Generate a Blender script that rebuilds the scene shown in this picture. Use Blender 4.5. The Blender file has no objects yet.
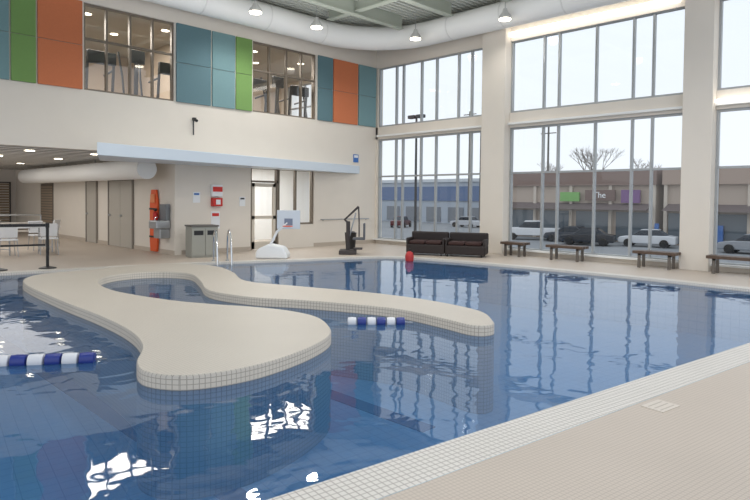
import bpy, bmesh, math, random
from mathutils import Vector, Matrix
random.seed(4)
S=bpy.context.scene
COL=S.collection
def lin(c):
    return tuple(((v/255)/12.92 if v/255<=.04045 else ((v/255+.055)/1.055)**2.4) for v in c)
MATS={}
def mat(name,rgb,rough=.6,metal=0,emit=0,noise=0,nscale=8,alpha=None,spec=.5):
    if name in MATS: return MATS[name]
    m=bpy.data.materials.new(name); m.use_nodes=True
    nt=m.node_tree; b=nt.nodes['Principled BSDF']
    c=lin(rgb)+(1,)
    b.inputs['Base Color'].default_value=c
    b.inputs['Roughness'].default_value=rough
    b.inputs['Metallic'].default_value=metal
    b.inputs['Specular IOR Level'].default_value=spec
    if emit:
        b.inputs['Emission Color'].default_value=c
        b.inputs['Emission Strength'].default_value=emit
    if noise:
        tc=nt.nodes.new('ShaderNodeTexCoord'); n=nt.nodes.new('ShaderNodeTexNoise')
        n.inputs['Scale'].default_value=nscale; n.inputs['Detail'].default_value=3
        mx=nt.nodes.new('ShaderNodeMix'); mx.data_type='RGBA'
        mx.inputs['A'].default_value=tuple(v*(1-noise) for v in c[:3])+(1,)
        mx.inputs['B'].default_value=tuple(min(1,v*(1+noise)) for v in c[:3])+(1,)
        nt.links.new(tc.outputs['Object'],n.inputs['Vector'])
        nt.links.new(n.outputs['Fac'],mx.inputs['Factor'])
        nt.links.new(mx.outputs['Result'],b.inputs['Base Color'])
    MATS[name]=m; return m
def tile_mat(name,base,grout,size,line=.08,rot=0,rough=.45,var=.04):
    m=bpy.data.materials.new(name); m.use_nodes=True; nt=m.node_tree; N=nt.nodes; K=nt.links
    b=N['Principled BSDF']; b.inputs['Roughness'].default_value=rough
    tc=N.new('ShaderNodeTexCoord'); mp=N.new('ShaderNodeMapping'); mp.inputs['Rotation'].default_value=(0,0,rot)
    K.new(tc.outputs['Object'],mp.inputs['Vector'])
    sp=N.new('ShaderNodeSeparateXYZ'); K.new(mp.outputs['Vector'],sp.inputs[0])
    ge=N.new('ShaderNodeNewGeometry'); mn=N.new('ShaderNodeMapping'); mn.vector_type='NORMAL'; mn.inputs['Rotation'].default_value=(0,0,rot)
    K.new(ge.outputs['Normal'],mn.inputs['Vector'])
    sn=N.new('ShaderNodeSeparateXYZ'); K.new(mn.outputs['Vector'],sn.inputs[0])
    def mth(op,a,bv=None):
        n=N.new('ShaderNodeMath'); n.operation=op
        for i,v in enumerate((a,bv)):
            if v is None: continue
            if isinstance(v,(int,float)): n.inputs[i].default_value=v
            else: K.new(v,n.inputs[i])
        return n.outputs[0]
    res=None
    for ax in 'XYZ':
        f=mth('FRACT',mth('DIVIDE',sp.outputs[ax],size))
        l=mth('LESS_THAN',f,line)
        w=mth('LESS_THAN',mth('ABSOLUTE',sn.outputs[ax]),.7)
        v=mth('MULTIPLY',l,w)
        res=v if res is None else mth('MAXIMUM',res,v)
    no=N.new('ShaderNodeTexNoise'); no.inputs['Scale'].default_value=1.2; no.inputs['Detail'].default_value=4
    K.new(tc.outputs['Object'],no.inputs['Vector'])
    c=lin(base)
    m1=N.new('ShaderNodeMix'); m1.data_type='RGBA'
    m1.inputs['A'].default_value=tuple(v*(1-var*2) for v in c)+(1,); m1.inputs['B'].default_value=tuple(min(1,v*(1+var*2)) for v in c)+(1,)
    K.new(no.outputs['Fac'],m1.inputs['Factor'])
    m2=N.new('ShaderNodeMix'); m2.data_type='RGBA'; m2.inputs['B'].default_value=lin(grout)+(1,)
    K.new(m1.outputs['Result'],m2.inputs['A']); K.new(res,m2.inputs['Factor'])
    K.new(m2.outputs['Result'],b.inputs['Base Color'])
    MATS[name]=m; return m
# ---------- mesh builder ----------
class B:
    def __init__(s): s.v=[]; s.f=[]; s.m=[]
    def add(s,vs,fs,mi=0):
        o=len(s.v); s.v+= [tuple(v) for v in vs]; s.f+=[tuple(i+o for i in f) for f in fs]; s.m+=[mi]*len(fs); return s
    def box(s,x0,x1,y0,y1,z0,z1,mi=0):
        vs=[(x,y,z) for x in (x0,x1) for y in (y0,y1) for z in (z0,z1)]
        return s.add(vs,[(0,1,3,2),(4,6,7,5),(0,4,5,1),(2,3,7,6),(0,2,6,4),(1,5,7,3)],mi)
    def tube(s,pts,r,n=10,mi=0,cap=True):
        pts=[Vector(p) for p in pts]; rs=r if isinstance(r,(list,tuple)) else [r]*len(pts)
        vs=[]; fs=[]
        t0=(pts[1]-pts[0]).normalized(); a=t0.orthogonal().normalized()
        for i,p in enumerate(pts):
            if i==0: t=pts[1]-p
            elif i==len(pts)-1: t=p-pts[i-1]
            else: t=(pts[i+1]-p).normalized()+(p-pts[i-1]).normalized()
            t.normalize(); a=(a-t*a.dot(t)).normalized(); b=t.cross(a)
            for k in range(n):
                an=2*math.pi*k/n; vs.append(p+(a*math.cos(an)+b*math.sin(an))*rs[i])
        for i in range(len(pts)-1):
            for k in range(n):
                k2=(k+1)%n; fs.append((i*n+k,i*n+k2,(i+1)*n+k2,(i+1)*n+k))
        if cap: fs.append(tuple(range(n))[::-1]); fs.append(tuple((len(pts)-1)*n+k for k in range(n)))
        return s.add(vs,fs,mi)
    def prism(s,poly,z0,z1,mi=0):
        n=len(poly); vs=[(x,y,z0) for x,y in poly]+[(x,y,z1) for x,y in poly]
        return s.add(vs,[tuple(range(n))[::-1],tuple(range(n,2*n))]+[(i,(i+1)%n,n+(i+1)%n,n+i) for i in range(n)],mi)
    def prof(s,poly,y0,y1,mi=0):
        n=len(poly); vs=[(x,y0,z) for x,z in poly]+[(x,y1,z) for x,z in poly]
        return s.add(vs,[tuple(range(n)),tuple(range(n,2*n))[::-1]]+[(i,n+i,n+(i+1)%n,(i+1)%n) for i in range(n)],mi)
    def obj(s,name,mats,parent=None,smooth=False,bevel=0,seg=2,label=None):
        me=bpy.data.meshes.new(name); me.from_pydata(s.v,[],s.f)
        for m in (mats if isinstance(mats,(list,tuple)) else [mats]): me.materials.append(m)
        me.polygons.foreach_set('material_index',s.m)
        bm=bmesh.new(); bm.from_mesh(me); bmesh.ops.recalc_face_normals(bm,faces=bm.faces); bm.to_mesh(me); bm.free()
        if smooth:
            me.polygons.foreach_set('use_smooth',[True]*len(me.polygons))
            me.set_sharp_from_angle(angle=math.radians(40))
        o=bpy.data.objects.new(name,me); COL.objects.link(o)
        if parent: o.parent=parent
        if bevel:
            md=o.modifiers.new('bev','BEVEL'); md.width=bevel; md.segments=seg; md.limit_method='ANGLE'
        if label: o['label']=label
        return o
def tag(o,label,cat,group=None):
    o['label']=label; o['category']=cat
    if group: o['group']=group
    return o
def empty(name,label,cat,loc=(0,0,0),rz=0,group=None):
    e=bpy.data.objects.new(name,None); e.empty_display_size=.2; COL.objects.link(e)
    e.location=loc; e.rotation_euler=(0,0,rz); return tag(e,label,cat,group)
def copy(th,loc,rz=None,label=None):
    n=th.copy(); COL.objects.link(n); n.location=loc
    if rz is not None: n.rotation_euler=(0,0,rz)
    if label: n['label']=label
    def rec(a,b):
        for c in a.children:
            d=c.copy(); COL.objects.link(d); d.parent=b; rec(c,d)
    rec(th,n); return n
def struct(o): o['kind']='structure'; return o

# ---------- materials ----------
WALL=mat('wall_paint',(220,212,201),.7,noise=.03,nscale=2)
WALL2=mat('wall_paint_cool',(216,210,203),.7,noise=.03)
WHITE=mat('white_paint',(232,232,230),.6)
CANOPY=mat('canopy_paint',(206,216,226),.4)
CEIL=mat('ceiling_grey',(184,187,180),.8,noise=.04)
BEAM=mat('beam_paint',(162,168,157),.7)
ALU=mat('aluminium',(165,168,170),.4,.3)
BRONZE=mat('bronze_frame',(120,110,98),.4,.3)
CHROME=mat('chrome',(205,208,212),.15,1)
STEEL=mat('brushed_steel',(170,172,175),.35,.8)
BLACK=mat('black_plastic',(20,20,22),.4)
DARK=mat('dark_grey',(60,60,62),.5)
LAMP=mat('lamp_glow',(255,246,225),.5,emit=9)
STRIP=mat('strip_glow',(255,250,240),.5,emit=3.0)
GREYDOOR=mat('door_paint',(176,170,160),.5)
WICK=mat('wicker_brown',(36,26,24),.6,noise=.5,nscale=60)
WOOD=mat('bench_wood',(84,66,54),.5,noise=.25,nscale=12)
PLW=mat('white_plastic',(226,228,230),.35)
RED=mat('red_plastic',(200,40,32),.4)
BLUE=mat('rope_blue',(34,52,130),.35)
ROPEW=mat('rope_white',(215,216,220),.35)
ORANGE=mat('rescue_orange',(226,92,38),.5)
DECK=tile_mat('deck_tile',(192,179,165),(170,157,144),.03,.14,rot=.15)
GUT=tile_mat('gutter_tile',(212,207,199),(164,157,149),.045,.16,rot=.15)
ISL=tile_mat('island_tile',(193,185,173),(172,164,152),.035,.14)
ISLS=tile_mat('island_side_tile',(194,186,174),(152,145,134),.045,.16)
BASIN=tile_mat('basin_tile',(206,220,230),(170,190,206),.15,.05,rot=.15)
def glassmat(name,tint,ref=.08,rough=0.0):
    m=bpy.data.materials.new(name); m.use_nodes=True; nt=m.node_tree; nt.nodes.clear()
    o=nt.nodes.new('ShaderNodeOutputMaterial'); mx=nt.nodes.new('ShaderNodeMixShader'); mx.inputs[0].default_value=ref
    t=nt.nodes.new('ShaderNodeBsdfTransparent'); t.inputs[0].default_value=tint+(1,)
    g=nt.nodes.new('ShaderNodeBsdfGlossy'); g.inputs['Roughness'].default_value=rough
    nt.links.new(t.outputs[0],mx.inputs[1]); nt.links.new(g.outputs[0],mx.inputs[2]); nt.links.new(mx.outputs[0],o.inputs[0])
    return m
GLASS=glassmat('window_glass',(.90,.93,.95),.05)
GLASST=glassmat('tinted_glass',(.86,.83,.78),.12)
# water: fresnel reflection over tinted transparency
WATER=bpy.data.materials.new('pool_water'); WATER.use_nodes=True
nt=WATER.node_tree; N=nt.nodes; K=nt.links; N.clear()
tc=N.new('ShaderNodeTexCoord')
n1=N.new('ShaderNodeTexNoise'); n1.inputs['Scale'].default_value=2.1; n1.inputs['Detail'].default_value=2.0; n1.inputs['Distortion'].default_value=.5
K.new(tc.outputs['Object'],n1.inputs['Vector'])
bp=N.new('ShaderNodeBump'); bp.inputs['Strength'].default_value=.12; bp.inputs['Distance'].default_value=.05
K.new(n1.outputs['Fac'],bp.inputs['Height'])
fr=N.new('ShaderNodeFresnel'); fr.inputs['IOR'].default_value=1.6; K.new(bp.outputs['Normal'],fr.inputs['Normal'])
gl=N.new('ShaderNodeBsdfGlossy'); gl.inputs['Roughness'].default_value=.02; K.new(bp.outputs['Normal'],gl.inputs['Normal'])
tr=N.new('ShaderNodeBsdfTransparent'); tr.inputs[0].default_value=(.42,.66,.88,1)
df=N.new('ShaderNodeBsdfDiffuse'); df.inputs[0].default_value=lin((84,134,190))+(1,)
m0=N.new('ShaderNodeMixShader'); m0.inputs[0].default_value=.30; K.new(tr.outputs[0],m0.inputs[1]); K.new(df.outputs[0],m0.inputs[2])
ms=N.new('ShaderNodeMixShader'); K.new(fr.outputs[0],ms.inputs[0]); K.new(m0.outputs[0],ms.inputs[1]); K.new(gl.outputs[0],ms.inputs[2])
ou=N.new('ShaderNodeOutputMaterial'); K.new(ms.outputs[0],ou.inputs[0])

# ---------- camera ----------
pitch=math.radians(1.6); roll=math.radians(.6)
q=math.sqrt(.5)
fw=Vector((q*math.cos(pitch),q*math.cos(pitch),-math.sin(pitch))); rt=Vector((q,-q,0)); up=rt.cross(fw)
r2=rt*math.cos(roll)+up*math.sin(roll); u2=up*math.cos(roll)-rt*math.sin(roll)
cam=bpy.data.cameras.new('camera'); co=bpy.data.objects.new('camera',cam); COL.objects.link(co)
M=Matrix((r2,u2,-fw)).transposed().to_4x4(); M.translation=Vector((0,0,1.6)); co.matrix_world=M
cam.sensor_width=36; cam.lens=601/750*36; cam.shift_y=-34/750; cam.clip_start=.05; cam.clip_end=500
S.camera=co
S.view_settings.view_transform='Standard'
# ---------- world ----------
w=bpy.data.worlds.new('world'); S.world=w; w.use_nodes=True
wn=w.node_tree; bg=wn.nodes['Background']
tc=wn.nodes.new('ShaderNodeTexCoord'); sx=wn.nodes.new('ShaderNodeSeparateXYZ'); cr=wn.nodes.new('ShaderNodeValToRGB')
wn.links.new(tc.outputs['Generated'],sx.inputs[0]); wn.links.new(sx.outputs['Z'],cr.inputs[0])
cr.color_ramp.elements[0].position=0; cr.color_ramp.elements[0].color=(.60,.62,.645,1)
cr.color_ramp.elements[1].position=.5; cr.color_ramp.elements[1].color=(.56,.60,.65,1)
wn.links.new(cr.outputs[0],bg.inputs[0]); bg.inputs[1].default_value=1.8

# ---------- pool outline ----------
def spline(P,closed=True,n=6):
    out=[]; L=len(P)
    for i in range(L if closed else L-1):
        p0,p1,p2,p3=[P[(i+k)%L] if closed else P[max(0,min(L-1,i+k))] for k in (-1,0,1,2)]
        for j in range(n):
            t=j/n
            out.append(tuple(.5*((2*p1[a])+(-p0[a]+p2[a])*t+(2*p0[a]-5*p1[a]+4*p2[a]-p3[a])*t*t+(-p0[a]+3*p1[a]-3*p2[a]+p3[a])*t**3) for a in (0,1)))
    if not closed: out.append(P[-1])
    return out
far=spline([(12.7,2.2),(12.85,4.2),(12.87,6.0),(12.75,8.3),(12.5,10.2),(12.0,11.5),(11.0,12.0),(9.5,12.45),(7.1,13.3),(4.2,13.9),(3.2,14.05),(-3,14.9)],False,4)
pool=[(-6,3.70),(1.84,2.61),(7.88,1.79),(12.6,1.12)]+far+[(-6,15.2)]
def offset(P,d):
    out=[]; n=len(P)
    for i in range(n):
        a,b,c=Vector(P[i-1]),Vector(P[i]),Vector(P[(i+1)%n])
        e1=(b-a).normalized(); e2=(c-b).normalized()
        n1=Vector((e1.y,-e1.x)); n2=Vector((e2.y,-e2.x)); m=(n1+n2); m=m/(m.length_squared)*2
        out.append(tuple(b+m*d))
    return out
ring=offset(pool,.34)
def holed(outer,inner,z):
    bm=bmesh.new()
    def loop(P):
        vs=[bm.verts.new((x,y,z)) for x,y in P]
        return [bm.edges.new((vs[i],vs[(i+1)%len(vs)])) for i in range(len(vs))]
    es=loop(outer)+loop(inner); bmesh.ops.triangle_fill(bm,edges=es,use_beauty=True)
    bmesh.ops.recalc_face_normals(bm,faces=bm.faces)
    if sum(f.normal.z for f in bm.faces)<0: bmesh.ops.reverse_faces(bm,faces=bm.faces)
    return bm
bm=holed([(-7.5,-3),(15.7,-3),(15.7,31),(-7.5,31)],ring,0)
me=bpy.data.meshes.new('floor'); bm.to_mesh(me); me.materials.append(DECK)
fl=bpy.data.objects.new('floor',me); COL.objects.link(fl); struct(fl)
poolE=empty('swimming_pool','large indoor pool with rippled blue water and tiled edge','pool')
bb=B(); n=len(pool)
bb.add([(x,y,.004) for x,y in ring]+[(x,y,.004) for x,y in pool]+[(x,y,-.16) for x,y in pool],
  [(i,(i+1)%n,n+(i+1)%n,n+i) for i in range(n)]+[(n+i,n+(i+1)%n,2*n+(i+1)%n,2*n+i) for i in range(n)])
bb.obj('pool_edge',GUT,poolE,label='white square-tiled gutter edge')
wb=B(); wb.add([(x,y,-.05) for x,y in pool],[tuple(range(n))]); wo=wb.obj('water',WATER,poolE,label='rippled clear blue water')
if wo.data.polygons[0].normal.z<0: wo.data.flip_normals()
bs=B(); bs.add([(x,y,-1.0) for x,y in pool]+[(x,y,-.16) for x,y in pool],[tuple(range(n))]+[(i,(i+1)%n,n+(i+1)%n,n+i) for i in range(n)]); bs.obj('basin',BASIN,poolE)
for k_ in range(4):
    x=-2+k_*2.4
    B().box(x-.12,x+.12,4.3,13.2,-.998,-.99).obj('lane_line',mat('lane_line',(60,84,120)),poolE)
# ---------- island ----------
isl=[(3.05,11.6),(2.94,9.43),(2.93,7.90),(2.85,6.78),(2.66,6.00),(2.36,5.44),(2.28,5.05),(2.50,4.72),(3.03,4.60),(3.71,4.74),(4.32,5.04),(4.68,5.46),(4.92,6.0),(4.90,6.60),(4.68,7.18),(4.42,7.65),(4.12,8.38),(3.88,9.61),(3.94,10.59),(4.25,11.42),(4.82,11.85),(5.5,11.75),(5.85,11.06),(5.50,9.99),(5.04,8.85),(5.17,7.84),(5.57,7.12),(5.90,6.37),(6.12,5.62),(6.07,4.84),(6.00,4.30),(6.18,4.16),(6.43,4.31),(6.86,4.84),(7.00,5.88),(6.84,6.98),(6.42,8.26),(6.1,9.42),(6.62,10.71),(6.91,11.92),(6.62,12.75),(6.0,13.15),(4.81,12.98),(3.95,12.9),(3.4,12.55)]
ip=spline(isl,True,5); n=len(ip)
islE=empty('pool_island','low curving beige tiled island wall winding through the pool','pool island',loc=(4,8,-.05))
lp=[(x-4,y-8) for x,y in ip]
bmm=bmesh.new(); vs=[bmm.verts.new((x,y,.13)) for x,y in lp]; es=[bmm.edges.new((vs[i],vs[(i+1)%n])) for i in range(n)]
bmesh.ops.triangle_fill(bmm,edges=es,use_beauty=True); bmesh.ops.recalc_face_normals(bmm,faces=bmm.faces)
if sum(f.normal.z for f in bmm.faces)<0: bmesh.ops.reverse_faces(bmm,faces=bmm.faces)
me=bpy.data.meshes.new('island_top'); bmm.to_mesh(me); me.materials.append(ISL)
o=bpy.data.objects.new('island_top',me); COL.objects.link(o); o.parent=islE
sb=B(); inn=offset(lp,.012)
sb.add([(x,y,.13) for x,y in lp]+[(x,y,.115) for x,y in inn]+[(x,y,-.95) for x,y in inn],
  [(i,(i+1)%n,n+(i+1)%n,n+i) for i in range(n)]+[(n+i,n+(i+1)%n,2*n+(i+1)%n,2*n+i) for i in range(n)])
sb.obj('island_side',ISLS,islE,smooth=True,label='square-tiled side wall')

# ---------- lane ropes ----------
def rope(a,b,nseg,label,rr):
    a=Vector(a); b=Vector(b); d=b-a; L=d.length; ang=math.atan2(d.y,d.x)
    e=empty('lane_rope',label,'lane rope',loc=a,rz=ang,group='lane ropes floating in the pool')
    B().tube([(-.1,0,0),(L+.1,0,0)],.006,6).obj('cable',STEEL,e)
    s=L/nseg
    for i in range(nseg):
        x=i*s
        f=B().tube([(x+.005,0,0),(x+.012,0,0),(x+s*.5,0,0),(x+s-.012,0,0),(x+s-.005,0,0)],[rr*.5,rr*.93,rr,rr*.93,rr*.5],16)
        f.obj('float',BLUE if i%2 else ROPEW,e,smooth=True,label='blue ribbed float' if i%2 else 'white float')
rope((.45,7.42,-.03),(2.26,6.19,-.03),14,'blue and white lane rope floating at the island',.075)
rope((5.34,5.84,-.03),(5.91,5.32,-.03),6,'short blue and white lane rope between island walls',.07)

# ---------- walls ----------
W=15.6
def mkwall(name,boxes,m): 
    b=B()
    for x in boxes: b.box(*x)
    return struct(b.obj(name,m))
wa=[5.43,7.78]; wbx=[10.3,12.77]
z0,z1,zc=4.22,6.36,7.5
mkwall('wall_back_upper',[(-3,W+.3,W,W+.25,2.75,z0),(-3,W+.3,W,W+.25,z1,zc),(-3,wa[0],W,W+.25,z0,z1),(wa[1],wbx[0],W,W+.25,z0,z1),(wbx[1],W+.3,W,W+.25,z0,z1)],WALL)
dx0,dx1=10.25,12.72
mkwall('wall_back_lower',[(7.8,dx0,W,W+.25,0,2.75),(dx0,dx1,W,W+.25,2.55,2.75),(11.3,dx1,W,W+.25,0,.75),(dx1,W+.3,W,W+.25,0,2.75)],WALL)
mkwall('wall_side_corridor',[(7.8,8.0,W+.25,31,0,2.75)],WALL)
mkwall('wall_far_corridor',[(-7.5,8,31,31.2,0,2.75)],WALL2)
by=[(10.77,15.5),(5.01,9.95),(-.9,4.36)]
bx=[(W,W+.25,-3,W,-.0,.15),(W,W+.25,-3,W,3.78,z0),(W,W+.25,-3,W+6,z1-.02,zc)]
for a,c in [(15.5,15.6),(9.95,10.77),(4.36,5.01),(-3,-.9)]: bx.append((W,W+.25,a,c,.15,z1))
mkwall('wall_right',bx,WALL)
k=0
for a,c in [(9.95,10.77),(4.36,5.01)]:
    k+=1; struct(B().box(W-.28,W,a,c,0,zc).obj('trim_%d'%k,WALL,bevel=.01))
struct(B().box(W-.1,W+.0,-3,15.5,3.86,3.92).obj('trim_3',WHITE))
struct(B().box(W-.12,W,-3,15.6,.12,.17).obj('trim_4',WHITE))
struct(B().box(8,dx0,W-.02,W,0,.12).box(dx1,W,W-.02,W,0,.12).obj('baseboard_back',mat('base',(182,170,156))))
struct(B().box(7.78,7.8,W,31,0,.12).obj('baseboard_left',MATS['base']))
mulls={0:[14.66,14.33,13.49,12.83,11.92,11.4],1:[8.87,8.4,7.32,6.33,5.83],2:[3.35,2.85,1.9,.9,.4]}
wn_i=0
def window(axis,p,a,c,zz0,zz1,mul,hor,m,g,t=.055,d=.10):
    global wn_i; wn_i+=1
    b=B(); vs=[a+t/2,c-t/2]+mul
    P=lambda u0,u1,zA,zB,dd=d: b.box(p-dd/2,p+dd/2,u0,u1,zA,zB) if axis=='x' else b.box(u0,u1,p-dd/2,p+dd/2,zA,zB)
    for v in vs: P(v-t/2,v+t/2,zz0,zz1)
    for h in [zz0+t/2,zz1-t/2]+hor: P(a,c,h-t/2,h+t/2,d*.9)
    o=struct(b.obj('window_%d'%wn_i,m))
    gb=B()
    if axis=='x': gb.add([(p,a,zz0),(p,c,zz0),(p,c,zz1),(p,a,zz1)],[(0,1,2,3)])
    else: gb.add([(a,p,zz0),(c,p,zz0),(c,p,zz1),(a,p,zz1)],[(0,1,2,3)])
    gb.obj('window_glass',g,o); return o
for i,(a,c) in enumerate(by):
    window('x',W+.1,a,c,z0,z1,mulls[i],[],ALU,GLASS)
    window('x',W+.1,a,c,.15,3.78,mulls[i],[2.43],ALU,GLASS)
window('y',W+.1,wa[0],wa[1],z0,z1,[6.0,6.6,7.2],[5.5],BRONZE,GLASST,.05)
window('y',W+.1,wbx[0],wbx[1],z0,z1,[10.95,11.6,12.2],[5.5],BRONZE,GLASST,.05)
window('y',W+.1,11.3,dx1,.75,2.55,[12.0],[],BRONZE,GLASS,.06)
db=B()
for u in (dx0,11.24): db.box(u,u+.07,W+.05,W+.17,0,2.55)
db.box(dx0,11.3,W+.05,W+.17,2.08,2.14).box(dx0,11.3,W+.05,W+.17,2.49,2.55)
d=struct(db.obj('door_1',BRONZE))
lb=B()
for u in (10.34,11.12): lb.box(u,u+.1,W+.07,W+.13,.02,2.06)
lb.box(10.34,11.22,W+.07,W+.13,.02,.25).box(10.34,11.22,W+.07,W+.13,1.95,2.06).box(10.34,11.22,W+.07,W+.13,.95,1.05)
lb.obj('door_leaf',mat('door_beige',(205,196,182)),d)
B().add([(10.4,W+.1,.2),(11.2,W+.1,.2),(11.2,W+.1,2.5),(10.4,W+.1,2.5)],[(0,1,2,3)]).obj('door_glass',GLASS,d)
for i,(a,c) in enumerate([(18.3,20.1),(21.2,22.1)]):
    b=B().box(7.74,7.81,a-.06,a,0,2.16).box(7.74,7.81,c,c+.06,0,2.16).box(7.74,7.81,a-.06,c+.06,2.1,2.16)
    d=struct(b.obj('door_%d'%(i+2),mat('door_frame',(140,134,126))))
    ns=2 if i==0 else 1
    for s in range(ns):
        u0=a+(c-a)*s/ns; u1=a+(c-a)*(s+1)/ns
        B().box(7.76,7.8,u0+.01,u1-.01,.01,2.09).obj('door_leaf',GREYDOOR,d)
        B().tube([(7.70,u1-.12,1.0),(7.70,u1-.26,1.0)],.012,8).box(7.69,7.77,u1-.14,u1-.11,.97,1.03).obj('door_handle',STEEL,d)
mkwall('ceiling',[(-3,W+.3,4,W+.3,zc,zc+.1)],CEIL)
b=B()
for i in range(60):
    y=4.1+i*.19; b.box(-2,W,y,y+.08,zc-.05,zc)
struct(b.obj('trim_5',CEIL))
mkwall('ceiling_lower',[(-7.5,W+.2,W+.25,31,2.75,2.9)],WHITE)
b=B()
for i in range(24): b.box(-6,7.8,W+.3+i*.6,W+.34+i*.6,2.73,2.75)
struct(b.obj('trim_6',mat('grid',(160,156,150))))
UPD=mat('gym_wall',(184,168,150),.8)
mkwall('wall_gym',[(2,W,21.4,21.6,2.9,zc),(2,2.2,W+.25,21.4,2.9,zc),(9.0,9.15,W+.25,21.4,2.9,zc)],UPD)
mkwall('floor_gym',[(2,W+.3,W+.25,21.6,2.9,3.7)],mat('gym_floor',(90,84,78)))
mkwall('ceiling_gym',[(2,W+.3,W+.25,21.6,6.5,6.6)],mat('gym_ceiling',(178,170,158)))
mkwall('wall_gym_right',[(W,W+.25,W+.25,21.6,3.2,4.2),(W,W+.25,W,16.6,4.2,6.5),(W,W+.25,21.0,21.6,4.2,6.5)],WALL)
window('x',W+.1,16.6,21.0,4.2,6.4,[17.7,18.8,19.9],[5.4],ALU,GLASS)
mkwall('wall_office',[(8,W+.2,19.4,19.6,0,2.75)],WHITE)
mkwall('wall_office_right',[(W,W+.25,W+.25,19.4,0,.5),(W,W+.25,W+.25,19.4,2.6,2.75)],WALL)
window('x',W+.1,W+.25,19.4,.5,2.6,[16.9,18.1],[],ALU,GLASS)

# beams
for i,(x) in enumerate([9.5,12.3]):
    bo=B().box(x-.1,x+.1,4,14.4,zc-.35,zc-.31).box(x-.02,x+.02,4,14.4,zc-.33,zc-.02).box(x-.1,x+.1,4,14.4,zc-.04,zc).obj('ceiling_beam',BEAM)
    tag(bo,'grey-green painted steel roof beam under the metal deck','beam','roof beams')
for i,(y) in enumerate([9.2,11.2,13.2]):
    bo=B().box(2,14.3,y-.1,y+.1,zc-.45,zc-.41).box(2,14.3,y-.02,y+.02,zc-.43,zc-.02).obj('ceiling_beam',BEAM)
    tag(bo,'grey-green painted steel roof beam spanning the hall','beam','roof beams')
pts=[(3,15.0,6.95),(12.6,15.0,6.95)]
for i in range(7):
    a=math.pi/2*(1-i/6); pts.append((12.6+2.35*math.cos(a)*1.0,12.65+2.35*math.sin(a),6.95))
pts.append((14.95,3,6.95))
du=empty('air_duct','large round white air duct running along the top of the walls','air duct',loc=(0,0,0))
B().tube(pts,.38,24).obj('duct_body',WHITE,du,smooth=True)
for i in range(5):
    x=4+i*2.1; B().tube([(x,15.0,6.95),(x+.04,15.0,6.95)],.388,24).obj('seam_ring',mat('seam',(218,218,216)),du,smooth=True)
for i in range(5):
    y=4+i*1.9; B().tube([(14.95,y,6.95),(14.95,y+.04,6.95)],.388,24).obj('seam_ring',MATS['seam'],du,smooth=True)
du2=empty('air_duct','round white air duct under the low corridor ceiling','air duct')
B().tube([(7.15,15.9,2.36),(7.15,27,2.36)],.28,20).obj('duct_body',WHITE,du2,smooth=True)
for i in range(4): B().box(7.13,7.17,17+i*2.6,17.04+i*2.6,2.6,2.76).obj('hanger_strap',STEEL,du2)
can=B().prism([(4.98,13.55),(14.8,15.6),(5.8,15.6)],2.5,2.78).obj('wall_canopy',CANOPY,bevel=.01)
tag(can,'angled pale bluish-white canopy ledge between the two storeys','canopy')
ll=B().box(W-.18,W,5.2,9.9,z1+.1,z1+.2).obj('linear_glow',STRIP); tag(ll,'long glowing linear light above the tall windows','light','linear lights')
ll=B().box(W-.18,W,-.9,4.3,3.92,3.99).obj('linear_glow',STRIP); tag(ll,'thin glowing strip on the window transom painting in a bright reflection','light','linear lights')  # bright reflected line put in as a glowing strip, not a lamp
PC={'slate':(92,122,130),'teal':(96,132,140),'green':(114,150,84),'orange':(200,116,76),'pale':(114,146,150)}
for x0,x1,c in [(2.6,3.8,'pale'),(3.84,4.35,'green'),(4.39,5.38,'orange'),(7.83,8.87,'slate'),(8.92,9.66,'pale'),(9.70,10.25,'green'),(12.83,13.47,'slate'),(13.51,14.64,'orange'),(14.69,15.55,'pale')]:
    m=mat('panel_'+c,PC[c],.8,noise=.06,nscale=30)
    e=empty('wall_panel','%s fabric acoustic panel on the upper wall beside the gym windows'%{'pale':'pale teal','slate':'slate blue','green':'leaf green','orange':'orange'}[c],'wall panel',loc=(x0,W,z0),group='coloured upper wall panels')
    wd=x1-x0; hh=z1-z0
    B().box(0,wd,-.05,0,0,hh*.5-.006).box(0,wd,-.05,0,hh*.5+.006,hh).obj('panel_cloth',m,e,bevel=.006)
    B().box(.01,wd-.01,-.03,-.001,.01,hh-.01).obj('backing',mat('backing',(150,146,138)),e)
L0=empty('pendant_lamp','round glowing high-bay lamp hanging from the roof deck','lamp',loc=(9.26,13.9,6.6),group='high-bay lamps')
B().tube([(0,0,.02),(0,0,.10),(0,0,.2),(0,0,.3)],[.17,.16,.08,.05],20).obj('lamp_housing',mat('lampgrey',(190,190,188)),L0,smooth=True)
B().tube([(0,0,-.01),(0,0,.02)],.16,20).obj('lamp_lens',LAMP,L0)
B().tube([(0,0,.3),(0,0,.9)],.01,6).obj('stem',STEEL,L0)
lampP=[(9.26,13.9),(11.3,13.8),(14.35,9.35),(14.2,12.5),(6,11),(6,7.5),(10,8.5),(2,9)]
for p in lampP[1:]: copy(L0,(p[0],p[1],6.6))
for p in lampP+[(10,4.5),(6,4.5)]:
    l=bpy.data.lights.new('lamp_light','SPOT'); l.energy=225; l.spot_size=math.radians(160); l.spot_blend=.6; l.shadow_soft_size=.16; l.color=(1,.98,.95)
    if p in [(14.35,9.35),(14.2,12.5)]: l.energy=110
    o=bpy.data.objects.new('lamp_light',l); COL.objects.link(o); o.location=(p[0],p[1],6.55)
def area(loc,size,power,rot=(0,0,0),color=(1,.985,.96)):
    l=bpy.data.lights.new('fill_light','AREA'); l.shape='RECTANGLE'; l.size=size[0]; l.size_y=size[1]; l.energy=power; l.color=color
    o=bpy.data.objects.new('fill_light',l); COL.objects.link(o); o.location=loc; o.rotation_euler=rot
area((9,10,5.6),(8,7),240,rot=(math.pi,0,0))  # added upward fill with no fixture, stands in for bounce onto the ceiling
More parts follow.
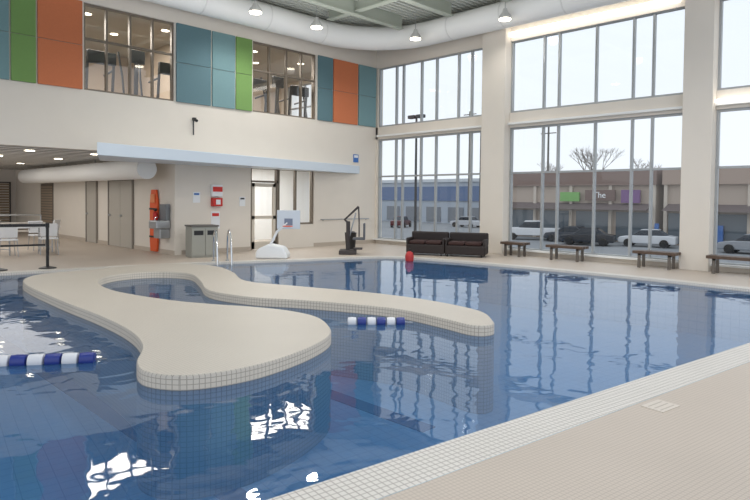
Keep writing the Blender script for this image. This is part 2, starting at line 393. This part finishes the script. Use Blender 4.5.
area((3,22,2.7),(6,8),200); area((12,17.5,2.7),(4,2),150)
area((6,18,6.45),(4,2),340); area((12.5,18,6.45),(4,2),380)
R0=empty('recessed_light','small round recessed downlight in a white ceiling','light',loc=(3,17,2.745),group='recessed downlights')
B().tube([(0,0,-.012),(0,0,0)],.11,18).obj('lens',LAMP,R0)
B().tube([(0,0,-.008),(0,0,0)],.14,18).obj('bezel',WHITE,R0)
for p in [(4.6,17),(6.2,17),(3,20),(4.6,20),(6.2,20),(6.2,24),(4,24)]: copy(R0,(p[0],p[1],2.745))
for p in [(6,17),(7.3,18.5),(6.6,19.8),(8.2,17),(10.2,17.2),(11.4,17.2),(12.4,18.6),(13.6,17.5),(11,19.5),(13,20)]: copy(R0,(p[0],p[1],6.495),label='small round recessed downlight in the gym ceiling')
# treadmills close behind the gym windows
T0=empty('treadmill','black gym treadmill behind the upstairs window','treadmill',loc=(6.0,16.8,3.7),group='treadmills')
B().box(-.33,.33,-.8,.8,.0,.2).obj('running_deck',BLACK,T0,bevel=.02)
for sx_ in (-.33,.33):
    B().tube([(sx_,-.6,.15),(sx_,-.75,1.45)],.04,8).obj('upright',DARK,T0)
    B().tube([(sx_,-.72,1.2),(sx_,-.1,1.15)],.03,8).obj('handrail',DARK,T0)
B().box(-.36,.36,-.85,-.72,1.3,1.62).obj('console',BLACK,T0,bevel=.02)
for p in [(7.9,16.8),(10.8,16.8),(12.4,16.8)]: copy(T0,(p[0],p[1],3.7))
for p in [(7.0,16.9),(11.65,16.9),(13.3,16.9)]:
    e=empty('cross_trainer','dark gym cross trainer behind the upstairs window','cross trainer',loc=(p[0],p[1],3.7),group='cross trainers')
    B().box(-.28,.28,-.8,.8,0,.12).obj('base',BLACK,e,bevel=.02)
    B().tube([(0,-.6,.1),(0,-.7,1.6)],.06,8).obj('column',DARK,e)
    for s in (-.25,.25):
        B().tube([(s,-.55,.3),(s,-.35,1.2),(s*1.2,-.2,1.85)],.03,8).obj('swing_arm',DARK,e)
        B().box(s-.08,s+.08,-.3,.35,.3,.36).obj('pedal',BLACK,e)
    B().tube([(-.15,.6,.45),(.15,.6,.45)],.32,20).obj('flywheel',DARK,e)
    B().box(-.2,.2,-.78,-.66,1.5,1.85).obj('console',BLACK,e,bevel=.02)

# ---------- furniture ----------
for y0,y1 in [(9.0,9.75),(7.25,8.3),(4.95,5.95),(3.25,4.3),(1.6,2.7)]:
    L=y1-y0
    e=empty('bench','low dark wooden bench under the tall windows','bench',loc=(15.1,y0,0),group='window benches')
    b=B()
    for i in range(3): b.box(-.2+i*.14,-.08+i*.14,0,L,.34,.41)
    b.obj('seat',WOOD,e,bevel=.008)
    for yy in (.12,L-.18): B().box(-.17,-.12,yy,yy+.06,0,.34).box(.12,.17,yy,yy+.06,0,.34).box(-.17,.17,yy,yy+.06,.30,.34).obj('leg',mat('legmetal',(110,104,98),.4,.5),e)
def sofa(loc,rz,L):
    e=empty('wicker_sofa','dark brown wicker lounge sofa on the pool deck by the windows','sofa',loc=loc,rz=rz,group='wicker sofas')
    B().box(0,L,-.35,.35,.06,.32).obj('sofa_base',WICK,e,bevel=.03)
    B().box(0,L,.25,.38,.3,.66).obj('backrest',WICK,e,bevel=.04)
    for x in (0,L-.07): B().box(x,x+.07,-.35,.3,.3,.5).obj('armrest',WICK,e,bevel=.03)
    nC=2
    for i in range(nC):
        w_=(L-.16)/nC; B().box(.08+i*w_,.08+(i+1)*w_-.02,-.33,.24,.32,.42).obj('seat_cushion',mat('cushion',(56,32,29),.8),e,bevel=.04)
    for x in (.06,L-.1):
        for y in (-.28,.28): B().tube([(x,y,0),(x,y,.1)],.02,8).obj('leg',BLACK,e)
a=math.atan2(-1.9,.92)
sofa((13.24,11.80,0),a,1.13); sofa((13.74,10.77,0),a,1.13)
def stanchion(p):
    e=empty('belt_stanchion','black crowd-control post with retractable belt on the pool deck','stanchion',loc=p,group='belt stanchions')
    B().tube([(0,0,0),(0,0,.02),(0,0,.05)],[.18,.17,.05],24).obj('post_base',BLACK,e,smooth=True)
    B().tube([(0,0,.03),(0,0,.92)],.032,14).obj('post',BLACK,e,smooth=True)
    B().tube([(0,0,.9),(0,0,1.0)],.04,14).obj('belt_head',BLACK,e,smooth=True); return e
stanchion((4.25,14.45,0)); stanchion((3.35,14.66,0)); stanchion((2.0,15.0,0))
for p,q_ in [((4.25,14.45),(3.35,14.66)),((3.35,14.66),(2.0,15.0))]:
    d=Vector((q_[0]-p[0],q_[1]-p[1],0)); e=tag(B().box(.04,d.length-.04,-.003,.003,.92,.985).box(.04,d.length-.04,-.003,.003,.5,.54).obj('barrier_belt',BLACK),'black retractable belt stretched between two posts','barrier belt','barrier belts')
    e.location=(p[0],p[1],0); e.rotation_euler=(0,0,math.atan2(d.y,d.x))
e=empty('storage_cabinet','grey laminated towel and waste cabinet against the wall','cabinet',loc=(8.15,14.75,0),rz=math.radians(-10))
GC=mat('cabinet_grey',(150,150,142),.5)
B().box(-.36,.36,-.25,.25,0,.82).obj('body',GC,e,bevel=.008)
B().box(-.38,.38,-.28,.28,.82,.86).obj('worktop',mat('cabtop',(95,92,88)),e,bevel=.006)
for x in (-.35,.01):
    dd=B().box(x,x+.34,-.27,-.25,.05,.78).obj('door',GC,e,bevel=.004)
    B().box(x+.05,x+.3,-.275,-.268,.6,.72).obj('opening',BLACK,dd)
for i,(x,y) in enumerate([(7.68,13.22),(8.0,13.1)]):
    e=empty('pool_handrail','looped chrome grab rail at the pool edge','handrail',loc=(x,y,0),rz=math.radians(-112),group='pool grab rails')
    P=[(-.35,0,0),(-.35,0,.45)]+[(-.1-.25*math.cos(t*math.pi/8),0,.5+.28*math.sin(t*math.pi/8)) for t in range(1,8)]+[(.22,0,.42),(.3,0,.1),(.32,0,-.25)]
    B().tube(P,.022,10).obj('rail',CHROME,e,smooth=True)
    B().tube([(-.35,0,.001),(-.35,0,.025)],.05,14).obj('floor_flange',STEEL,e)
e=empty('rescue_board','orange spinal rescue board strapped upright on the wall','rescue board',loc=(7.78,16.75,.03),rz=0)
b=B(); P=[(-.2,0),(.2,0),(.24,.3),(.24,1.4),(.15,1.78),(-.15,1.78),(-.24,1.4),(-.24,.3)]
vsA=[(-.06,x,z) for x,z in P]; vsB=[(0,x,z) for x,z in P]; n_=len(P)
b.add(vsA+vsB,[tuple(range(n_)),tuple(range(n_,2*n_))]+[(i,(i+1)%n_,n_+(i+1)%n_,n_+i) for i in range(n_)])
b.obj('board',ORANGE,e,bevel=.01)
for z in (.4,.8,1.2):
    B().box(-.075,-.06,-.24,.24,z,z+.05).obj('strap',BLACK,e)
B().box(-.1,-.06,-.13,.13,1.4,1.65).obj('head_block',mat('hb',(230,140,90)),e,bevel=.02)
e=empty('drinking_fountain','stainless steel wall-mounted drinking fountain with bottle filler','drinking fountain',loc=(7.79,16.05,0))
B().box(-.42,0,-.25,.25,.72,.95).obj('basin',STEEL,e,bevel=.03)
B().box(-.3,0,-.2,.2,.45,.72).obj('cooler_box',STEEL,e,bevel=.02)
B().box(-.12,0,-.2,.2,.95,1.4).obj('bottle_filler',mat('filler',(120,124,128),.4,.4),e,bevel=.01)
B().tube([(-.3,.1,.95),(-.3,.1,1.02),(-.24,.1,1.04)],.012,8).obj('spout',CHROME,e)
e=empty('emergency_box','white emergency call box with red front on the wall','emergency box',loc=(9.05,W,1.35))
B().box(-.17,.17,-.12,0,.28,.62).obj('sign_plate',PLW,e,bevel=.01)
B().box(-.15,.15,-.14,-.12,.42,.56).obj('red_label',RED,e)
B().box(-.15,.15,-.15,0,0,.24).obj('call_box',RED,e,bevel=.01)
B().box(-.07,.07,-.17,-.15,.05,.19).obj('window_plate',PLW,e)
def notice(x,z,w_,h_,lab,bar):
    e=empty('wall_notice',lab,'notice',loc=(x,W,z),group='wall notices')
    B().box(-w_/2,w_/2,-.01,0,0,h_).obj('sheet',PLW,e); B().box(-w_/2+.03,w_/2-.03,-.014,-.01,h_*.72,h_*.9).obj('heading_bar',bar,e)
notice(9.05,.7,.28,.5,'white printed notice sheet with red heading on the wall',RED)
notice(8.45,1.45,.22,.3,'small white notice with blue heading on the wall',mat('signb',(60,110,180)))
notice(9.95,1.35,.2,.28,'small white notice beside the glazed door',DARK)
e=empty('fire_extinguisher','red fire extinguisher hanging on the wall','fire extinguisher',loc=(7.72,16.4,.0))
B().tube([(-.1,0,.75),(-.1,0,.78),(-.1,0,1.15),(-.1,0,1.2)],[.05,.07,.07,.02],14).obj('cylinder_body',RED,e,smooth=True)
B().box(-.13,-.07,-.03,.05,1.2,1.25).obj('valve_handle',BLACK,e)
B().tube([(-.1,.02,1.22),(-.1,.09,1.15),(-.1,.1,.9)],.012,6).obj('hose',BLACK,e)
B().box(-.04,.08,-.03,.03,.9,1.0).obj('wall_bracket',STEEL,e)
e2=empty('wall_handrail','slim steel handrail fixed along the beige wall','handrail',loc=(13.0,W-.08,.9))
B().tube([(0,.06,0),(0,0,0),(2.2,0,0),(2.2,.06,0)],.018,8).obj('rail',STEEL,e2,smooth=True)
for x in (.1,1.1,2.1): B().tube([(x,0,0),(x,.08,-.05)],.01,6).obj('bracket',STEEL,e2)
e=empty('basketball_hoop','white poolside basketball hoop with weighted base at the water edge','basketball hoop',loc=(9.45,13.3,0),rz=math.radians(-45))
B().prof([(-.42,0),(.42,0),(.42,.12),(.3,.3),(-.1,.38),(-.36,.26),(-.42,.15)],-.3,.3).obj('weighted_base',PLW,e,bevel=.04)
B().tube([(-.1,0,.3),(.1,0,.7),(.38,.0,.95)],.035,10).obj('arm',PLW,e,smooth=True)
B().box(.1,.72,-.02,.02,.78,1.28).obj('backboard',mat('backboard',(205,212,220),.2),e,bevel=.01)
B().box(.3,.52,-.028,-.02,.88,1.06).obj('target_square',mat('tq',(120,130,150)),e)
R=[(.41+.13*math.cos(t*math.pi/8),-.17+.13*math.sin(t*math.pi/8),.86) for t in range(17)]
B().tube(R,.01,6,cap=False).obj('rim',ORANGE,e)
e=empty('pool_lift','dark accessible pool lift with seat and slanted boom','pool lift',loc=(11.8,12.9,0),rz=math.radians(-45))
DG=mat('lift_dark',(58,52,52),.5)
B().box(-.25,.25,-.3,.3,0,.12).obj('base_plate',DG,e,bevel=.02)
B().tube([(.0,0,.1),(.0,0,.95)],.06,12).obj('mast',DG,e)
B().tube([(0,0,.9),(-.1,0,1.0),(.3,0,1.38)],.035,10).obj('boom',DG,e)
B().tube([(0,0,.35),(.22,0,1.2)],.02,8).obj('actuator',STEEL,e)
B().tube([(.3,0,1.38),(.32,0,.9),(.32,0,.5)],.02,8).obj('hanger',DG,e)
B().box(.14,.5,-.22,.22,.42,.48).box(.44,.5,-.22,.22,.48,.9).obj('seat',mat('seatgrey',(90,92,98)),e,bevel=.02)
B().box(.16,.42,-.18,.18,.14,.18).obj('footrest',DG,e,bevel=.01)
e=empty('waste_bin','small black waste bin by the wall','waste bin',loc=(13.1,14.2,0))
B().tube([(0,0,0),(0,0,.5),(0,0,.52)],[.15,.19,.2],16).obj('bin_body',BLACK,e,smooth=True); B().tube([(0,0,.5),(0,0,.56)],[.19,.12],16).obj('lid',DARK,e)
e=empty('rescue_buoy','small red rescue buoy floating at the water edge','buoy',loc=(12.0,10.68,-.08))
B().tube([(0,0,0),(0,0,.04),(0,0,.16),(0,0,.26),(0,0,.3)],[.06,.11,.12,.09,.03],16).obj('buoy_body',mat('buoyred',(176,44,44)),e,smooth=True)
B().tube([(0,0,.29),(0,0,.38)],.02,8).obj('grip',BLACK,e)
for x,y in [(5.6,22),(4.8,24.2)]:
    e=empty('metal_bench','long light metal bench with rail in the corridor','bench',loc=(x,y,0),group='corridor benches')
    for i in range(2): B().box(-.9,.9,-.1+i*.4,.15+i*.4,.42+i*.25,.46+i*.25).obj('seat',mat('alub',(205,200,192),.4,.2),e)
    for x_ in (-.8,.8):
        B().tube([(x_,-.1,0),(x_,-.1,.44)],.02,8).tube([(x_,.45,0),(x_,.45,.95)],.02,8).tube([(x_,-.1,.2),(x_,.45,.2)],.02,8).obj('leg',STEEL,e)
    B().tube([(-.8,.45,.95),(.8,.45,.95)],.02,8).obj('top_rail',STEEL,e)
# folding table and chairs
e=empty('folding_table','white rectangular folding table in the corridor seating area','table',loc=(4.9,18.6,0),rz=.3)
B().box(-.8,.8,-.38,.38,.71,.75).obj('table_top',PLW,e,bevel=.01)
for x in (-.6,.6):
    B().tube([(x,-.3,0),(x,-.3,.71)],.018,8).tube([(x,.3,0),(x,.3,.71)],.018,8).tube([(x,-.3,.15),(x,.3,.15)],.014,8).obj('leg',STEEL,e)
C0=empty('plastic_chair','white plastic chair with steel legs beside the folding table','chair',loc=(4.3,17.9,0),rz=1.5,group='chairs around the folding table')
B().box(-.22,.22,-.22,.22,.42,.46).obj('seat',PLW,C0,bevel=.015)
B().prof([(-.22,.5),(-.18,.5),(-.24,.85),(-.28,.85)],-.2,.2).obj('backrest',PLW,C0,bevel=.01)
for x in (-.19,.19):
    for y in (-.19,.19): B().tube([(x,y,.42),(x*1.15,y*1.15,0)],.012,6).obj('leg',STEEL,C0)
B().tube([(-.19,-.18,.42),(-.22,-.18,.8),(-.22,.18,.8),(-.19,.18,.42)],.012,6).obj('back_frame',STEEL,C0)
for x,y,r in [(5.3,17.95,1.4),(4.4,19.3,-1.2),(5.5,19.5,-1.5),(3.3,20.5,.4),(6.1,20.6,2.4)]: copy(C0,(x,y,0),r)
e=empty('louvre_screen','tall grey-brown louvred screen at the corridor end','screen',loc=(7.0,30.6,0))
B().box(-.5,-.45,-.05,.05,0,2.2).box(.45,.5,-.05,.05,0,2.2).box(-.5,.5,-.05,.05,2.15,2.2).obj('frame',DARK,e)
b=B()
for i in range(18): b.box(-.45,.45,-.03,.03,.1+i*.115,.17+i*.115)
b.obj('slats',mat('slat',(150,134,116)),e)
e=empty('louvre_screen','slatted brown panel on the corridor wall','screen',loc=(7.79,26.5,.5))
b=B()
for i in range(14): b.box(-.04,0,-.7,.7,.05+i*.105,.12+i*.105)
b.obj('slats',MATS['slat'],e); B().box(-.02,0.01,-.75,.75,0,1.6).obj('frame',mat('lframe',(110,100,90)),e)
e=empty('wall_sign','small blue and white sign on the wall near the corner','sign',loc=(14.6,W,2.9))
B().box(-.12,.12,-.02,0,0,.28).obj('sign_face',MATS['signb'],e); B().box(-.09,.09,-.024,-.02,.16,.25).obj('pictogram',PLW,e)
e=empty('wall_camera','small dark security camera on the upper wall','camera',loc=(8.35,W,3.75))
B().box(-.04,.04,-.1,0,0,.08).obj('bracket',DARK,e); B().tube([(0,-.08,.02),(0,-.2,-.02)],.04,12).obj('camera_body',BLACK,e,smooth=True); B().box(-.015,.015,-.02,0,-.4,0).obj('cable',DARK,e)
dm=B().box(-.13,.13,-.09,.09,0.0,.005).obj('deck_plate',mat('dplate',(206,196,184),.5)); dm.location=(4.9,1.71,0); dm.rotation_euler=(0,0,-.15); tag(dm,'small pale square plate set into the tiled deck','deck plate')
b=B()
for i in range(3): b.box(-.1,.1,-.06+i*.05,-.052+i*.05,.005,.0065)
o=b.obj('plate_grooves',mat('groove',(178,168,155)),dm)

# ---------- exterior ----------
GZ=-2.15
g=B().box(15.9,160,-60,140,GZ-.1,GZ).obj('floor_outside',mat('asphalt',(138,140,142),.9,noise=.12,nscale=.5)); g['kind']='structure'
BE=mat('shop_beige',(176,160,146),.8); RB=mat('shop_roof',(134,114,105),.8); AW=mat('awning_dark',(100,88,86),.7); SG=mat('shop_glass',(96,106,114),.15)
CG=mat('car_glass',(52,58,66),.1)
def shop(y0,y1,label,topc):
    e=empty('shop_building',label,'building',loc=(56,y0,GZ),group='strip mall buildings'); L=y1-y0
    B().box(0,14,0,L,0,5.9).obj('walls',BE,e)
    B().box(-.4,14.2,-.1,L+.1,5.3,6.7).obj('parapet',topc,e)
    B().prof([(-1.6,3.0),(0,3.6),(0,3.0)],.3,L-.3).obj('awning',AW,e)
    k=int(L/3.2)
    for i in range(k):
        a=i*L/k+.35; B().box(-.05,0,a,a+L/k-.7,.1,2.8).obj('shop_window',SG,e)
    for i in range(k+1): B().box(-.25,0,min(L-.3,i*L/k),min(L,i*L/k+.3),0,5.3).obj('pilaster',mat('pil',(196,184,170)),e)
    return e
shop(20.3,36.2,'beige strip-mall building with brown parapet and dark awnings',RB)
shop(6,19.6,'taller beige strip-mall building with dark awnings',mat('shop_roof2',(164,144,130)))
def sign(y0,y1,z0_,z1_,c,label,txt=None,tc_=(240,240,240),xx=55.6):
    e=empty('shop_sign',label,'sign',loc=(xx,y0,z0_))
    B().box(-.1,.12,0,y1-y0,0,z1_-z0_).obj('sign_board',mat('sign_%d_%d_%d'%c,c,.6),e)
    if txt:
        cu=bpy.data.curves.new('lettering','FONT'); cu.body=txt; cu.size=(z1_-z0_)*.8; cu.extrude=.02; cu.align_x='CENTER'; cu.align_y='CENTER'
        t=bpy.data.objects.new('tmp',cu); me=bpy.data.meshes.new_from_object(t); bpy.data.objects.remove(t)
        me.materials.clear(); me.materials.append(mat('letter_%d_%d_%d'%tc_,tc_,.5))
        t=bpy.data.objects.new('lettering',me); COL.objects.link(t); t.parent=e; t.location=(-.14,(y1-y0)/2,(z1_-z0_)/2); t.rotation_euler=(math.pi/2,0,-math.pi/2)
sign(27.4,29.4,1.6,2.5,(116,168,90),'bright green shop sign board')
sign(23.9,26.8,1.7,2.7,(110,88,80),'brown fascia with white shop lettering','The',(245,245,245))
sign(21.6,23.3,1.5,2.7,(118,84,130),'purple square shop sign on the facade')
sign(19.9,20.25,-1.7,-.3,(60,110,180),'blue narrow poster on shop front')
sign(14.8,15.8,-1.7,-.3,(60,110,180),'blue poster on the shop door',xx=55.7)
e=empty('warehouse_building','long pale building with blue cladding across the parking lot','building',loc=(76,50,GZ))
B().box(0,15,0,30,0,7.0).obj('walls',mat('wh',(170,178,188)),e)
B().box(-.2,0,2,28,3.6,5.9).obj('blue_cladding',mat('wblue',(100,118,150)),e)
B().box(-.3,15.2,-.1,30.1,6.6,7.1).obj('parapet',mat('wtop',(200,204,208)),e)
for i in range(6): B().box(-.1,0,2+i*4.5,5+i*4.5,.2,2.6).obj('loading_door',mat('ld',(126,130,136)),e)
e=empty('street_lamp','tall dark double-headed parking lot lamp','street lamp',loc=(35.0,30.6,GZ))
B().tube([(0,0,0),(0,0,10.1)],[.12,.08],10).obj('pole',DARK,e); B().tube([(0,0,0),(0,0,.6)],.25,12).obj('foundation',mat('conc',(170,168,162)),e)
for s in (-1,1):
    B().box(-.2,.2,.08 if s>0 else -.75,.75 if s>0 else -.08,10.0,10.25).obj('lamp_head',DARK,e,bevel=.03)
def upole(x,y,h,label):
    e=empty('utility_pole',label,'utility pole',loc=(x,y,GZ),group='utility poles')
    B().tube([(0,0,0),(0,0,h)],[.18,.12],8).obj('pole',mat('pole',(110,106,102)),e)
    for z in (h-.5,h-1.5): B().box(-.06,.06,-1.1,1.1,z,z+.12).obj('crossarm',MATS['pole'],e)
upole(73,40.5,14.2,'wooden utility pole behind the shops'); upole(72,52.6,16.7,'tall slim utility pole across the lot'); upole(72,50.6,15.7,'tall slim utility pole across the lot')
def tree(x,y,h,seed):
    rnd=random.Random(seed); e=empty('bare_tree','leafless winter tree behind the shops','tree',loc=(x,y,GZ),group='bare winter trees')
    TB=mat('bark',(122,114,108),.9)
    tr=B(); br=B()
    tr.tube([(0,0,0),(0,0,h*.4)],[.28,.2],8)
    def grow(p,d,l,r,k):
        q_=p+d*l; br.tube([p,q_],[r,r*.7],4)
        if k==0: return
        for i in range(3):
            nd=(d+Vector((rnd.uniform(-.8,.8),rnd.uniform(-.8,.8),rnd.uniform(-.1,.5)))).normalized(); grow(q_,nd,l*rnd.uniform(.65,.9),r*.6,k-1)
    grow(Vector((0,0,h*.38)),Vector((0,0,1)),h*.16,.15,5)
    tr.obj('trunk',TB,e); br.obj('branches',TB,e)
tree(75,35.6,12,1); tree(88,40.5,13,2); tree(76,14.5,9,3); tree(86,47,10,5); tree(80,24,8.5,7); tree(84,32.5,10,9)
def car(x,y,rz,c,label,kind='sedan'):
    e=empty('car' if kind!='pickup' else 'pickup_truck',label,'car' if kind!='pickup' else 'truck',loc=(x,y,GZ),rz=rz,group='parked cars')
    pm=mat('paint_%d_%d_%d'%c,c,.25,.2)
    if kind=='sedan':
        B().prof([(-2.2,.3),(2.2,.3),(2.25,.65),(2.1,.82),(1.1,.95),(-1.6,1.0),(-2.2,.9)],-.88,.88).obj('car_body',pm,e,bevel=.06)
        B().prof([(-1.6,.95),(1.15,.93),(.45,1.42),(-.9,1.46)],-.76,.76).obj('cabin_glass',CG,e,bevel=.04)
        B().prof([(-.95,1.44),(.5,1.4),(.42,1.47),(-.85,1.5)],-.74,.74).obj('roof',pm,e,bevel=.02)
    else:
        B().prof([(-2.8,.45),(2.7,.45),(2.75,.9),(2.6,1.12),(1.2,1.18),(-2.8,1.15)],-.95,.95).obj('truck_body',pm,e,bevel=.06)
        B().prof([(-.8,1.12),(1.3,1.15),(.7,1.75),(-.75,1.8)],-.82,.82).obj('cabin_glass',CG,e,bevel=.04)
        B().prof([(-.82,1.76),(.72,1.72),(.66,1.84),(-.75,1.87)],-.8,.8).obj('roof',pm,e,bevel=.02)
    for wx in ((-1.35,1.4) if kind=='sedan' else (-1.7,1.75)):
        for wy in (-.9,.9): B().tube([(wx,wy-.1,.34),(wx,wy+.1,.34)],.34,18).obj('wheel',BLACK,e)
h=math.pi/2
car(51.8,30.3,h+.5,(225,226,228),'white pickup truck parked outside','pickup')
car(49.5,23.6,h+.3,(44,48,56),'dark sedan parked outside'); car(51.8,19.4,h+.2,(214,216,220),'white sedan parked outside')
car(51.6,26.2,h,(70,74,82),'dark grey sedan parked outside'); car(51,11.5,h,(150,154,160),'silver sedan parked outside')
car(68,50,h,(200,202,206),'silver sedan parked far across the lot'); car(60,55,h*.3,(90,30,34),'dark red sedan parked across the lot')
